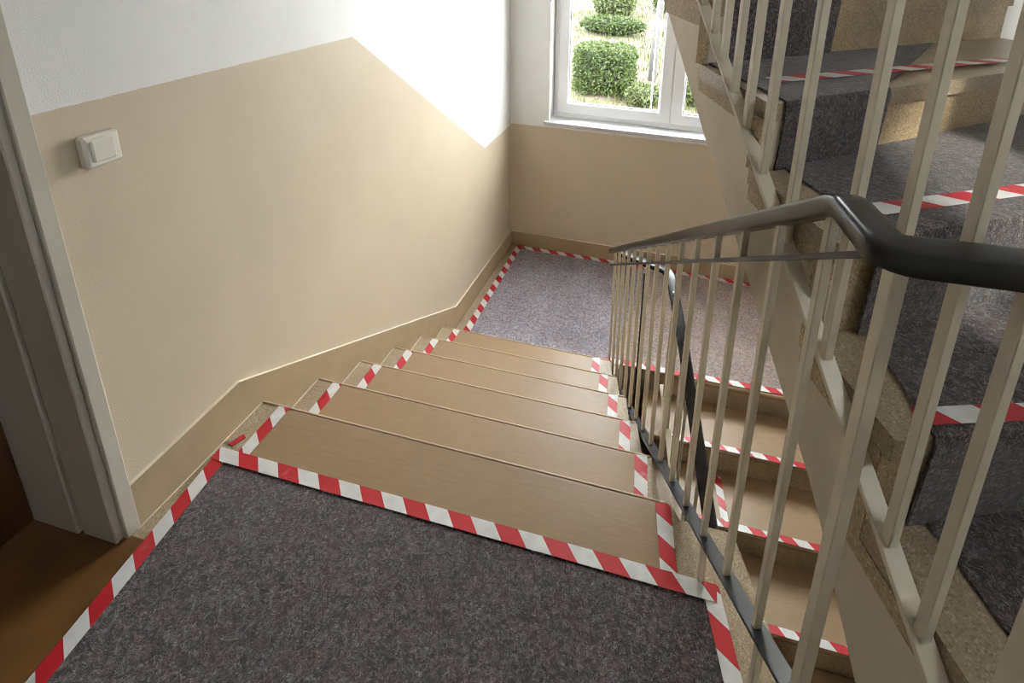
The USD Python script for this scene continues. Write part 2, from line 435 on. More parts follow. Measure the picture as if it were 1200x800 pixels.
obj('floor', prism([(0, YN), (XR, YN), (XR, -1.0), (2.127, -1.0), (1.753, -0.036), (1.59, -0.036), (XE(0), 0), (0, 0)], -0.2, 0.0), 'terrazzo', label='terrazzo floor of the upper landing', kind=S)
obj('floor', prism([(0, 5 * G), (XE(5 * G), 5 * G), (XE(5 * G) + 0.06, 1.53), (XR, 1.53), (XR, YF), (0, YF)], ZL - 0.2, ZL), 'terrazzo', label='terrazzo floor of the lower landing under the window', kind=S)
obj('floor', box(0, XR, YN, YF, ZB - 0.1, ZB), 'terrazzo', label='floor at the foot of the stairwell', kind=S)
obj('floor', fuse(box(-0.62, 0.001, DY0 + 0.0005, DY1 - 0.0005, -0.1, 0.0016), box(-0.01, 0.125, DY0 - 0.3, DY1 + 0.006, -0.01, 0.0016)), 'linoleum', label='brown linoleum floor of the doorway recess', kind=S)

# skirting: along the landing, down the flight, along the lower landing
s = 0.012
top = [(-0.473, 0.158), (-0.073, 0.166), (1.564, -0.79), (YF, -0.822)]
steps = []
for k in range(5, -1, -1):
    steps += [(k * G, -(k + 1) * H), (k * G, -k * H)]
sk = [(YF, ZL)] + [(5 * G, ZL)] + steps[1:] + [(-0.473, 0.0)]
poly = top + sk
obj('baseboard_left', prism_on(poly, (s, 0, 0), (0, 1, 0), (-1, 0, 0), s), 'skirting', label='brown painted skirting running down beside the steps', kind=S)
obj('baseboard_far', box(s, XR, YF - s, YF, ZL, ZL + 0.138, 0.002), 'skirting', label='brown painted skirting below the window wall', kind=S)
# pale painted line along the skirting's top
tl = [bar((0.0065, a[0], a[1] + 0.0015), (0.0065, b[0], b[1] + 0.0015), 0.0125, 0.002, c=0.0006) for a, b in zip(top, top[1:])]
obj('trim_1', cat(*tl, bar((s, YF - 0.0065, ZL + 0.140), (XR, YF - 0.0065, ZL + 0.140), 0.0125, 0.002, c=0.0006)), 'plaster', label='pale bead along the top of the skirting', kind=S)

# pale joint where floor and treads meet the skirting
jt = [box(s, s + 0.004, -0.45, -0.002, -0.002, 0.0015)] + [box(s, s + 0.004, (k - 1) * G + 0.01, k * G - 0.001, -k * H - 0.002, -k * H + 0.0015) for k in range(1, 6)]
jt += [box(s - 0.001, s + 0.003, k * G + 0.0002, k * G + 0.003, -(k + 1) * H + 0.01, -k * H - 0.004) for k in range(0, 5)]
obj('trim_2', cat(*jt), 'plaster', label='thin pale joint along the foot of the left skirting', kind=S)

# ------------------------------------------------------------------ door in the left wall
d1 = thing('door_1', 'grey-white door frame at the left edge with a dark wooden door', 'door', (0, DY1, 0), kind=S)
obj('architrave', fuse(box(-0.002, 0.014, DY1 - 0.004, DY1 + 0.034, 0.0, DH + 0.05, 0.003), box(-0.002, 0.014, DY0 - 0.034, DY0 + 0.004, 0.0, DH + 0.05, 0.003), box(-0.002, 0.014, DY0 - 0.034, DY1 + 0.034, DH - 0.004, DH + 0.05, 0.003)), 'door_paint', d1)
obj('jamb', fuse(box(-0.125, -0.002, DY1 - 0.022, DY1 - 0.0005, 0.0, DH, 0.003), box(-0.125, -0.002, DY0 + 0.0005, DY0 + 0.022, 0.0, DH, 0.003), box(-0.125, -0.002, DY0, DY1, DH - 0.022, DH - 0.0005, 0.003)), 'door_paint', d1)
obj('rebate', fuse(box(-0.60, -0.135, DY1 - 0.028, DY1 - 0.001, 0.0, DH, 0.004), box(-0.60, -0.135, DY0 + 0.001, DY0 + 0.028, 0.0, DH, 0.004), box(-0.60, -0.135, DY0, DY1, DH - 0.028, DH - 0.001, 0.004)), 'door_paint', d1)
leaf = obj('door_leaf', box(-0.34, -0.30, DY0 + 0.03, DY1 - 0.029, 0.006, DH - 0.03, 0.003), 'door_wood', d1)
obj('handle', fuse(bar((-0.30, DY0 + 0.1, 1.03), (-0.25, DY0 + 0.1, 1.03), 0.02, 0.02), bar((-0.255, DY0 + 0.09, 1.03), (-0.255, DY0 + 0.23, 1.03), 0.018, 0.018)), 'galvanised', leaf)

# ------------------------------------------------------------------ light switch
sw = thing('light_switch', 'white square rocker light switch on the beige wall', 'light switch', (0, -0.33, 1.125))
obj('surround', box(0.0005, 0.030, -0.368, -0.285, 1.127, 1.213, 0.006), 'switch_plastic', sw)
obj('rocker', box(0.026, 0.037, -0.356, -0.302, 1.142, 1.200, 0.004), 'switch_plastic', sw)

# ------------------------------------------------------------------ window
def window(nm, z0, z1, lab):
    w = thing(nm, lab, 'window', ((WX0 + WX1) / 2, YF + 0.16, z0), kind=S)
    yf = YF + 0.13
    x0, x1 = WX0 + 0.004, WX1 - 0.004
    fr = [box(x0, x0 + 0.055, yf, yf + 0.07, z0 + 0.002, z1 - 0.002, 0.004), box(x1 - 0.055, x1, yf, yf + 0.07, z0 + 0.002, z1 - 0.002, 0.004),
          box(x0, x1, yf, yf + 0.07, z0 + 0.002, z0 + 0.055, 0.004), box(x0, x1, yf, yf + 0.07, z1 - 0.055, z1 - 0.002, 0.004)]
    xm = 1.354
    obj('frame', fuse(*fr, box(xm - 0.022, xm + 0.022, yf, yf + 0.07, z0 + 0.05, z1 - 0.05, 0.004)), 'white_pvc', w)
    for a, b in ((x0 + 0.038, xm - 0.004), (xm + 0.004, x1 - 0.038)):
        ys = yf - 0.018
        g0, g1, h0, h1 = a + 0.092, b - 0.092, z0 + 0.135, z1 - 0.135
        sash = obj('sash', fuse(box(a, g0, ys, ys + 0.05, z0 + 0.040, z1 - 0.040, 0.006), box(g1, b, ys, ys + 0.05, z0 + 0.040, z1 - 0.040, 0.006),
                               box(a, b, ys, ys + 0.05, z0 + 0.040, h0, 0.006), box(a, b, ys, ys + 0.05, h1, z1 - 0.040, 0.006)), 'white_pvc', w)
        obj('glazing_bead', fuse(box(g0 - 0.002, g0 + 0.012, ys + 0.012, ys + 0.03, h0, h1, 0.004), box(g1 - 0.012, g1 + 0.002, ys + 0.012, ys + 0.03, h0, h1, 0.004),
                                box(g0, g1, ys + 0.012, ys + 0.03, h0 - 0.002, h0 + 0.012, 0.004), box(g0, g1, ys + 0.012, ys + 0.03, h1 - 0.012, h1 + 0.002, 0.004)), 'white_pvc', sash)
        obj('pane', box(g0, g1, ys + 0.030, ys + 0.034, h0, h1), 'pane', sash)
    obj('hinge', cat(box(x0 + 0.028, x0 + 0.044, yf - 0.026, yf - 0.004, z0 + 0.055, z0 + 0.135, 0.004), box(x0 + 0.028, x0 + 0.044, yf - 0.026, yf - 0.004, z1 - 0.14, z1 - 0.06, 0.004)), 'white_pvc', w)
    obj('handle', fuse(box(xm - 0.075, xm - 0.045, yf - 0.03, yf - 0.017, (z0 + z1) / 2 - 0.03, (z0 + z1) / 2 + 0.03, 0.004), box(xm - 0.068, xm - 0.052, yf - 0.055, yf - 0.04, (z0 + z1) / 2 - 0.12, (z0 + z1) / 2 + 0.01, 0.004)), 'white_pvc', w)
    return w


window('window_1', WZ0, WZ1, 'white plastic casement window over the lower landing')
w2 = thing('window_2', 'small fixed white window added high in the right wall to light the steps, outside the picture', 'window', (XR + 0.1, (RY0 + RY1) / 2, RZ0), kind=S)
obj('frame', fuse(*[box(XR + 0.02, XR + 0.07, a, b, c_, d_, 0.004) for a, b, c_, d_ in ((RY0 + 0.001, RY0 + 0.04, RZ0 + 0.001, RZ1 - 0.001), (RY1 - 0.04, RY1 - 0.001, RZ0 + 0.001, RZ1 - 0.001), (RY0 + 0.001, RY1 - 0.001, RZ0 + 0.001, RZ0 + 0.04), (RY0 + 0.001, RY1 - 0.001, RZ1 - 0.04, RZ1 - 0.001))]), 'white_pvc', w2)
obj('pane', box(XR + 0.043, XR + 0.047, RY0 + 0.035, RY1 - 0.035, RZ0 + 0.035, RZ1 - 0.035), 'pane', w2)
obj('window_sill', box(WX0 - 0.033, WX1 + 0.033, YF - 0.045, YF + 0.14, WZ0 - 0.03, WZ0, 0.003), 'granite', label='speckled grey stone window sill below the white window', cat='window sill', kind=S)

# ------------------------------------------------------------------ the descending flight
st = thing('staircase', 'descending terrazzo flight from the upper landing down to the window landing', 'staircase', (0.7, 0.7, ZL))
for k in range(1, 6):
    a, b = (k - 1) * G, k * G
    obj('step', prism([(0.0005, a), (XE(a), a), (XE(b), b), (0.0005, b)], -k * H - (0.22 if k < 5 else 0.34), -k * H), 'terrazzo', st)

# brown paper on each tread, folded over the nosing
def paper_sheet(k, label):
    y1 = k * G
    y0 = y1 - G + 0.004 if k else -0.20
    z = -k * H
    rows = [(y0, z)] + [(y0 + (y1 - y0) * t, z) for t in (0.25, 0.5, 0.75)] + [(y1 - 0.008, z), (y1 - 0.003, z)]
    arc = [(y1 + 0.0025 * math.sin(t) - 0.003 + 0.003, z - 0.004 + 0.004 * math.cos(t)) for t in (0.5, 1.0, 1.5)]
    rows += [(y1 + 0.003, z - 0.003), (y1 + 0.004, z - 0.02), (y1 + 0.004, z - 0.05)]
    L = lambda y: 0.13
    Rr = lambda y: 1.53 - 0.335 * y
    P = np.array([[(L(y) + (Rr(y) - L(y)) * t, y, zz + 0.0018 + 0.0012 * math.sin(9 * t + 3 * k) * (1 if zz == z and y < y1 - 0.01 else 0)) for t in np.linspace(0, 1, 15)] for y, zz in rows])
    N = np.zeros_like(P)
    N[..., 2] = 1
    N[-1, :, :] = N[-2, :, :] = (0, 1, 0)
    N[-3, :, :] = (0, 0.7, 0.7)
    obj('floor_paper', slab_grid(P, N, 0.0012), 'brown_paper', None, label, 'floor paper', 'brown papers on the descending treads', smooth=40)


SHORT = ('edge of the upper landing', 'first tread down', 'second tread down', 'third tread down', 'fourth tread down', 'lowest tread')
ORD = ('edge of the upper landing, beside the grey fleece', 'first tread below the upper landing', 'second tread below the upper landing', 'third tread below the upper landing', 'fourth tread below the upper landing', 'fifth and lowest tread, next to the window landing')
for k in range(6):
    paper_sheet(k, 'brown protective paper on the ' + ORD[k])
for k in range(6):
    y, z = k * G, -k * H
    obj('nosing_strip', box(0.016, XE(y) - 0.006, y - 0.0005, y + 0.0075, z - 0.06, z + 0.0040, 0.002), 'paper_edge', st)

# ------------------------------------------------------------------ fleeces on the landings
def fleece_sheet(quad, z, label, matname, t=0.005, nu=40, nv=30, seed=0):
    a, b, c, d = [(*q, z + t) for q in quad]
    P = bilinear(a, b, c, d, nu, nv)
    P[..., 2] += 0.004 * (meshkit.fbm(P * [7, 7, 1], 3, seed) - 0.35)
    P[..., 2] = np.maximum(P[..., 2], z + 0.002)
    N = np.zeros_like(P)
    N[..., 2] = 1
    Q = P.copy()
    Q[..., 2] = z + 0.0004
    v, f = slab_grid(P, N, 0.001)
    n = P.shape[0] * P.shape[1]
    v2 = np.array(v)
    v2[n:, 2] = z + 0.0004
    obj('protective_fleece', (v2, f), matname, None, label, 'floor fleece', 'protective fleeces on floors and steps', smooth=50)


fleece_sheet([(0.135, -2.4), (2.25, -2.4), (1.672, -0.222), (0.085, -0.222)], 0.0, 'dark grey fleece covering the upper landing in the foreground', 'fleece_grey', seed=1)
fleece_sheet([(0.115, 5 * G + 0.02), (1.125, 5 * G + 0.02), (1.30, 2.612), (0.115, 2.612)], ZL, 'grey fleece with window light painted into its colour, covering the left half of the lower landing under the window', 'fleece_windowlit', seed=2)
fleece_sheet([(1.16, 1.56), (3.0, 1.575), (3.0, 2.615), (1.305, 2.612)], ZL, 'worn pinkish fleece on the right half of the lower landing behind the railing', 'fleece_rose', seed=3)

# ------------------------------------------------------------------ tapes
def tape(a, b, w, label, phase=0.0, slant=1, z=None, nrm=(0, 0, 1), lift=0.0012, seg=None, group=None, across=None):
    # printed a little tighter on the strips that run along the flight
    """strip from a to b, w wide; the stripe boundaries lean by slant"""
    a, b = np.array(a, float), np.array(b, float)
    L = np.linalg.norm(b - a)
    d = (b - a) / L
    n = np.array(nrm, float)
    s = np.cross(n, d) if across is None else np.array(across, float)
    s /= np.linalg.norm(s)
    nu = seg or max(5, int(L / 0.05))
    u, v = np.linspace(0, L, nu), np.array([-0.5, -0.17, 0.17, 0.5]) * w
    P = a + u[None, :, None] * d + v[:, None, None] * s + n * lift
    P = P + n * (0.0006 * (meshkit.noise(P * 30, 3)[..., None]))
    N = np.broadcast_to(n, P.shape)
    V, F = slab_grid(P, N, 0.0008)
    U = (V - a) @ d * (1.27 if abs(d[1]) > 0.98 else 1.0) + phase
    W = (V - a) @ s * slant
    obj('barrier_tape', (V, F), 'tape', None, label, 'tape', group or 'red and white striped tapes', uv=np.c_[U + 50 * 0.155, W])


FL = 0.0075   # the tapes on the fleece's edge lie on it
T = 'red and white striped tape '
# upper landing
tape((0.142, -0.90, 0), (0.055, -0.205, 0), 0.047, T + 'along the left edge of the foreground fleece', 0.136, -1, lift=FL)
tape((0.030, -0.209, 0), (1.70, -0.209, 0), 0.042, T + 'across the head of the stairs', 0.062, 1, lift=FL + 0.0018)
tape((1.682, -0.195, 0), (1.775, -0.52, 0), 0.047, T + 'along the right edge of the foreground fleece', 0.08, -1, lift=FL)
# beside the treads
PHL, PHR = (0.075, 0.13, 0.107, 0.13, 0.122, 0.107), (0.132, 0.078, 0.07, 0.09, 0.08, 0.10)
for k in range(6):
    y1 = k * G - 0.001
    y0 = (k - 1) * G + 0.012 if k else -0.188
    z = -k * H
    tape((0.117, y0, z), (0.113, y1, z), 0.045, T + 'left of the paper on the ' + SHORT[k], PHL[k], -1, lift=0.0042)
    xr = 1.534 - 0.338 * (y1)
    tape((1.566 if k == 0 else xr + 0.030, y0, z), (xr + 0.001, y1, z), 0.048, T + 'right of the paper on the ' + SHORT[k], PHR[k], -1, lift=0.0042)
# lower landing
tape((0.098, 5 * G + 0.03, ZL), (0.098, 2.60, ZL), 0.050, T + 'along the left edge of the lower landing', 0.02, -1, lift=FL)
tape((0.075, 2.627, ZL), (2.9, 2.632, ZL), 0.046, T + 'along the far skirting of the lower landing', 0.0, 1, lift=FL)
tape((1.10, 5 * G + 0.165, ZL), (2.9, 1.568, ZL), 0.042, T + 'at the lower landing edge above the lower flight', 0.03, 1, lift=FL)
tape((1.06, 5 * G + 0.025, ZL), (1.165, 5 * G + 0.025, ZL), 0.035, T + 'scrap at the foot of the nearer railing', 0.0, 1, lift=FL + 0.0015)

# torn scrap of red tape near the skirting
V, F = slab_grid(bilinear((0.036, -0.168, 0.0016), (0.056, -0.172, 0.0016), (0.076, -0.136, 0.0022), (0.056, -0.124, 0.0016), 5, 5), np.broadcast_to(np.array([0, 0, 1.0]), (5, 5, 3)), 0.001)
obj('tape_scrap', (V, F), 'tape_red', None, 'torn red scrap of tape on the floor beside the left skirting', 'tape')

# ------------------------------------------------------------------ descending railing
rail = thing('stair_railing', 'cream barred railing of the descending flight with a black handrail', 'railing', (*(PD + TD * 0.5)[:2], ZL))
KD = 0.962
on = lambda s_, z_, o=0.014: CAM + (PD + TD * s_ + ND * o + np.array([0, 0, z_]) - CAM) * KD
hz = lambda s_: 1.008 - 0.6955 * s_          # handrail's middle
mz = lambda s_: 0.912 - 0.703 * s_ if s_ > -1 else 0
bz = lambda s_: 0.020 - 0.690 * s_           # top of the bottom bar
SE = 1.80
prof = oval(0.056, 0.034, 20, 4.5)
hp = [on(SE + 0.03, hz(SE + 0.03)), on(0.5, hz(0.5)), on(-0.505, hz(-0.505))]
hp = hp[:1] + list(rounded([*hp[1:], np.array([1.748, -0.655, 1.383]), np.array([1.95, -0.665, 1.395])], 0.028, 6))
hp = np.vstack([hp[:2], rounded(hp[2:], 0.0, 2)]) if False else np.array(hp)
obj('handrail', sweep(hp, prof), 'black_plastic', rail, smooth=50)
obj('middle_rail', bar(on(SE + 0.02, mz(SE + 0.02)), on(-0.635, mz(-0.635)), 0.028, 0.010, hor=ND), 'black_metal', rail)
obj('bottom_bar', bar(on(1.52, bz(1.52) - 0.004), on(-0.70, bz(-0.70) - 0.004), 0.038, 0.008, hor=ND), 'black_metal', rail)
SPAC = 0.1565
for i in range(16):
    s_ = -0.480 + SPAC * i
    if s_ > SE:
        break
    p = on(s_, bz(s_) - 0.002)
    if s_ > 1.42:
        p = np.array([p[0], p[1], ZL])
    q = on(s_, hz(s_) - 0.012)
    obj('baluster', bar(p, (p[0], p[1], q[2]), 0.016, 0.016, hor=ND), 'cream_metal', rail)
p = on(-0.632, bz(-0.632) - 0.002)
obj('end_post', bar(p, (p[0], p[1], 1.375), 0.022, 0.022, hor=ND), 'cream_metal', rail)
for px_, py_ in ((1.655, -0.185), (1.752, -0.47)):
    zt = CAM[2] + (bz(((py_ - CAM[1]) / KD + CAM[1]) / TD[1]) - CAM[2]) * KD - 0.008
    obj('support', bar((px_, py_, -0.001), (px_ - 0.004, py_, zt), 0.017, 0.017, hor=ND), 'cream_metal', rail)

# ------------------------------------------------------------------ lower flight, going down under the ascending one
lo = thing('staircase', 'lower flight seen through the bars, going down from the window landing', 'staircase', (2.4, 0.7, ZB))
GY = 0.314
XL = lambda y: 2.305 - 0.37 * y
W_ = lambda k: XL(1.53 - (k - 0.5) * 0.314) - (1.872 - 0.262 * (1.53 - (k - 0.5) * 0.314)) + 0.05
for k in range(1, 6):
    b = 1.53 - (k - 1) * GY - 0.01 * 0
    a = b - GY
    z = ZL - k * H
    st_ = obj('step', prism([(XL(a) - W_(k), a), (XR - 0.001, a), (XR - 0.001, b), (XL(b) - W_(k), b)], z - 0.30, z - 0.03), 'stone_brown', lo)
    obj('tread', box(XL(b) - W_(k) - 0.005, XR - 0.002, a - 0.018, b - 0.0, z - 0.03, z, 0.008), 'brown_paper', lo)
obj('landing_edge', box(XL(1.53) - 0.3, XR - 0.002, 1.512, 1.56, ZL - 0.035, ZL + 0.0006, 0.008), 'brown_paper', lo)
for k, nm in ((1, 'highest'), (2, 'second'), (3, 'third'), (4, 'fourth')):
    y = 1.53 - k * GY
    z = ZL - k * H
    tape((XL(y) - W_(k) + 0.01, y + 0.006, z), (XR - 0.1, y + 0.006, z), 0.034, T + 'on the nosing of the ' + nm + ' step of the lower flight', 0.02 * k, 1, lift=0.0012)
y = 1.53 - 2 * GY
tape((1.868, y + GY - 0.05, ZL - 2 * H), (1.905, y + 0.02, ZL - 2 * H), 0.040, T + 'along the left side of the second lower step', 0.0, -1, lift=0.0022)

# its railing: handrail joined to the descending one over the lower landing
lr = thing('stair_railing', 'cream barred railing of the lower flight with a black handrail, seen through the nearer bars', 'railing', (1.7, 0.8, -1.9))
lx = lambda y: 1.872 - 0.262 * y
lz = lambda y: -0.878 + 0.5115 * y
LP = lambda y, dz: np.array([lx(y), y, lz(y) + dz])
e1 = on(SE + 0.03, hz(SE + 0.03))
hp = [LP(-0.25, 0), LP(0.6, 0), LP(1.10, 0), np.array([1.478, 1.53, -0.19]), np.array([1.34, 1.58, -0.205]), e1 + np.array([0.03, 0.0, 0.0])]
obj('handrail', sweep(rounded(hp, 0.09, 8), oval(0.060, 0.034, 16, 4.0)), 'black_plastic', lr, smooth=60)
obj('bottom_bar', bar(LP(1.42, -0.80), LP(-0.25, -0.80), 0.04, 0.009), 'cream_metal', lr)
for i in range(11):
    y = 1.36 - 0.145 * i
    p = LP(y, 0)
    obj('baluster', bar(p + [0, 0, -0.80], p + [0, 0, -0.012 if y < 1.12 else -0.03], 0.0165, 0.0165, hor=(1, 0, 0)), 'cream_metal', lr)
obj('newel_post', bar((1.333, 1.49, -1.55), (1.333, 1.49, -0.20), 0.022, 0.036, hor=(1, 0, 0)), 'black_metal', lr)

# ------------------------------------------------------------------ ascending flight (turning steps)
up = thing('staircase', 'worn ascending flight of turning stone steps on the right', 'staircase', (2.3, -0.5, 0))
# nosing line of each step: s on the face, height, direction to the right
STEP = {0: (0.25, 0.884, 0.22), 1: (0.476, 1.061, 0.36), 2: (0.661, 1.2645, 0.535), 3: (0.924, 1.4245, 0.80), 4: (1.265, 1.600, 0.85), 5: (1.62, 1.776, 0.95), 6: (2.0, 1.952, 1.1), 7: (2.4, 2.128, 1.3)}
STEP = {k: (a * KU, CAM[2] + (z - CAM[2]) * KU, d) for k, (a, z, d) in STEP.items()}
z0 = STEP[0][1]
STEP.update({-k: (STEP[0][0] - 0.25 * k, z0 * (1 - k / 4.0), max(0.05, 0.20 - 0.04 * k)) for k in (1, 2, 3)})
STEP[-4] = (STEP[-3][0] - 0.25, 0.0, 0.05)
inner = lambda s_, o=0.0: (PF + TA * s_ + NA * o)[:2]
# T4's nosing runs along the line seen at its riser's foot
def nose(k, reach, off=0.0, fwd=0.0):
    s_, z_, dd = STEP[k]
    d = np.array([1, dd]) / np.hypot(1, dd)
    f = np.array([-d[1], d[0]])
    return inner(s_) + d * (reach + off) + f * fwd


def upto(k, fwd=0.0, lim=XR - 0.01):
    s_, z_, dd = STEP[k]
    p = nose(k, 0, 0, fwd)
    r = (lim - p[0]) / (1 / np.hypot(1, dd))
    r = min(r, (YF - 0.02 - p[1]) / max(1e-3, dd / np.hypot(1, dd)), 1.75)
    return p, nose(k, r, 0, fwd)


soff = [(0.30, 0.455), (0.449, 0.600), (0.583, 0.752), (0.629, 0.794), (1.241, 1.230), (1.682, 1.5575), (2.4, 2.05)]
soff = [(a * KU, CAM[2] + (z - CAM[2]) * KU) for a, z in soff]
soff = [(STEP[-3][0], 0.002), (-0.30, 0.002)] + soff
SOFF = soff
for k in range(-3, 7):
    z = STEP[k][1]
    a0, a1 = upto(k)
    b0, b1 = upto(k + 1, 0.03)
    # tread slab (nosing proud of the riser) and the riser below it
    tread = sg.Polygon([a0, a1, b1, b0]).buffer(0)
    m = trimesh.creation.extrude_polygon(tread, 0.045, engine='earcut')
    m.apply_translation((0, 0, z - 0.045))
    stp = obj('step', m, 'stone_brown' if k not in (0, 1, 2, 3) else 'terrazzo', up)
    c0, c1 = upto(k, 0.018)
    d0, d1 = upto(k, 0.05)
    zz = STEP[k - 1][1]
    rp = sg.Polygon([c0, c1, d1, d0]).buffer(0)
    m = trimesh.creation.extrude_polygon(rp, z - 0.045 - zz, engine='earcut')
    m.apply_translation((0, 0, zz))
    obj('riser', m, 'stone_brown', up)
    core = sg.Polygon([d0 + NA[:2] * 0.03, d1, b1, b0 + NA[:2] * 0.03]).buffer(0)
    zc = max(0.0, z - 0.46, float(np.interp(STEP[k + 1][0], [q[0] for q in SOFF], [q[1] for q in SOFF])) + 0.01)
    if core.geom_type == 'Polygon' and core.area > 1e-3:
        m = trimesh.creation.extrude_polygon(core, z - 0.046 - zc, engine='earcut')
        m.apply_translation((0, 0, zc))
        obj('underside', m, 'plaster', up)

# plastered side below the steps, and the stone band that follows treads and risers
saw = []
for k in range(6, -4, -1):
    s_, z_, dd = STEP[k]
    s2 = STEP[k + 1][0]
    saw += [(s2 + 0.02, z_ - 0.046), (s_ + 0.020, z_ - 0.046)]
saw = [(2.4 * KU, STEP[6][1] - 0.046)] + saw[1:]
side = sg.Polygon(soff + saw).buffer(0)
if side.geom_type != 'Polygon':
    side = max(side.geoms, key=lambda g: g.area)
obj('string', prism_on(list(side.exterior.coords), PF + NA * 0.006, TA, NA, 0.05), 'plaster', up)
band = []
for k in range(-1, 7):
    s_, z_, dd = STEP[k]
    s2 = STEP[k + 1][0]
    zlow = STEP[k - 1][1] - 0.050
    rect = [sg.box(s_ + 0.0, z_ - 0.085, s2 + 0.045, z_ - 0.046), sg.box(s_ + 0.012, zlow, s_ + 0.055, z_ - 0.04)]
    for q, r_ in enumerate(rect):
        g = r_.intersection(side.buffer(0.0))
        if g.is_empty or g.geom_type != 'Polygon':
            continue
        band.append(prism_on(list(g.exterior.coords), PF - NA * 0.001, TA, NA, 0.012))
obj('stone_band', fuse(*band), 'stone_brown', up)

# fleece over the ascending steps: each step's piece, on the tread and hanging down the riser
def step_fleece(k, i0, i1, j0, j1, label, drop=True, seed=0):
    """i0..i1 along the nosing, j0..j1 along the next riser's foot; hangs down in front"""
    z = STEP[k][1]
    zl = STEP[k - 1][1]
    s_, _, dd = STEP[k]
    d = np.array([1, dd]) / np.hypot(1, dd)
    f = np.array([-d[1], d[0]])
    s2, _, d2 = STEP[k + 1]
    e2 = np.array([1, d2]) / np.hypot(1, d2)
    f2 = np.array([-e2[1], e2[0]])
    nu = 44
    rows = []
    us = np.linspace(0, 1, nu)
    front = np.array([inner(s_) + d * (i0 + (i1 - i0) * t) for t in us])
    back = np.array([inner(s2) + e2 * (j0 + (j1 - j0) * t) + f2 * 0.012 for t in us])
    t0 = 0.007
    for v in np.linspace(0, 1, 14):
        q = back * (1 - v) + (front + f * 0.012) * v
        rows.append(np.c_[q, np.full(nu, z + t0)])
    if drop:
        rows.append(np.c_[front - f * 0.004, np.full(nu, z + t0 - 0.003)])
        rows.append(np.c_[front - f * 0.010, np.full(nu, z - 0.012)])
        for t in (0.2, 0.4, 0.6, 0.8, 1.0):
            rows.append(np.c_[front - f * (0.010 - 0.006 * t) + f * 0.004 * t, np.full(nu, z - 0.012 + (zl + 0.004 - z + 0.012) * t)])
    P = np.array(rows)
    P = P + (meshkit.fbm(P * 16, 3, seed)[..., None] - 0.5) * np.array([0.006, 0.006, 0.006])
    N = np.zeros_like(P)
    N[..., 2] = 1
    if drop:
        N[14] = np.array([*(-f * 0.6), 0.8])
        N[15:] = np.array([*(-f), 0])
    obj('protective_fleece', slab_grid(P, N, 0.005), 'fleece_grey', None, label, 'floor fleece', 'protective fleeces on floors and steps', smooth=50)


step_fleece(0, 0.10, 1.3, 0.10, 1.3, 'dark grey fleece on the lowest visible ascending step, bottom right', seed=11)
step_fleece(1, 0.065, 1.3, 0.12, 1.3, 'dark grey fleece on the second visible ascending step, behind the handrail bend', seed=12)
step_fleece(2, 0.095, 1.4, 0.08, 1.4, 'dark grey fleece on the third visible ascending step, above the handrail bend', seed=13)
step_fleece(3, 0.045, 0.42, 0.02, 1.2, 'dark grey fleece on the topmost fully visible ascending step', seed=14)
step_fleece(4, 0.05, 0.55, 0.05, 0.7, 'dark grey fleece hanging down at the upper right edge of the picture', seed=15)

def step_tape(k, a, b, w, label, phase):
    z = STEP[k][1]
    tape((*a, z), (*b, z), w, label, phase, 1, lift=0.0115)


step_tape(1, (1.905, -0.503), (2.9, -0.20), 0.032, T + 'on the second visible ascending step from below', 0.03)
step_tape(2, (1.80, -0.270), (2.9, 0.33), 0.045, T + 'on the third visible ascending step from below', 0.0)
step_tape(3, (1.70, 0.095), (2.55, 0.72), 0.05, T + 'on the topmost visible ascending step', 0.06)

# its railing
ur = thing('stair_railing', 'cream barred railing of the ascending flight on the right, running out of the picture', 'railing', (*(PB + TA * 0.3)[:2], 0.5))
onu = lambda s_, z_, o=0.0: PB + TA * s_ + NA * o + np.array([0, 0, z_])
# bar: through the two ends measured in the plane of the rail
KB = 0.585 / 0.55
U0s, U0z, U1s, U1z = 0.367 * KB, CAM[2] + (0.853 - CAM[2]) * KB, 1.328 * KB, CAM[2] + (1.596 - CAM[2]) * KB
bu = lambda s_: U0z + (s_ - U0s) * (U1z - U0z) / (U1s - U0s)
obj('bottom_bar', bar(onu(0.24, bu(0.24)), onu(2.2, bu(2.2)), 0.034, 0.010, hor=NA), 'cream_metal', ur)
for s_ in [KB * q for q in (0.368, 0.443, 0.535, 0.633, 0.794, 0.911, 1.001, 1.079, 1.156, 1.229, 1.31, 1.40, 1.49, 1.58, 1.67, 1.76, 1.85, 1.94, 2.03)]:
    p = onu(s_, 0)
    obj('baluster', bar(p + [0, 0, bu(s_) + 0.002], p + [0, 0, bu(s_) + 0.95], 0.018, 0.018, hor=NA), 'cream_metal', ur)
p = onu(0.285, 0)
obj('newel_post', cat(bar(p + [0, 0, 0.62], p + [0, 0, 1.85], 0.026, 0.03, hor=NA), bar(p + [0.030, -0.03, 0.62], p + [0.030, -0.03, 1.85], 0.026, 0.03, hor=NA)), 'cream_metal', ur)
obj('handrail', sweep([onu(0.22, bu(0.22) + 0.97), onu(1.2, bu(1.2) + 0.97), onu(2.2, bu(2.2) + 0.97)], oval(0.05, 0.036, 14)), 'black_plastic', ur, smooth=60)

# ------------------------------------------------------------------ unseen flight added overhead to shade the upper landing
oh = thing('staircase', 'flight added overhead above the picture to shade the upper landing', 'staircase', (0.6, 0.4, 1.95))
ov = [(1.55, 1.95), (1.55, 2.15)]
for k in range(9):
    ov += [(1.55 - 0.25 * k, 2.15 + 0.17 * k), (1.55 - 0.25 * (k + 1), 2.15 + 0.17 * k)]
ov += [(-0.70, 3.3), (-0.70, 3.3)]
ov = ov[:-2] + [(-0.70, 3.36)]
obj('flight', prism_on([(1.55, 1.95)] + [q for q in ov[1:]] , (0.001, 0, 0), (0, 1, 0), (1, 0, 0), 1.25), 'ceiling_white', oh)

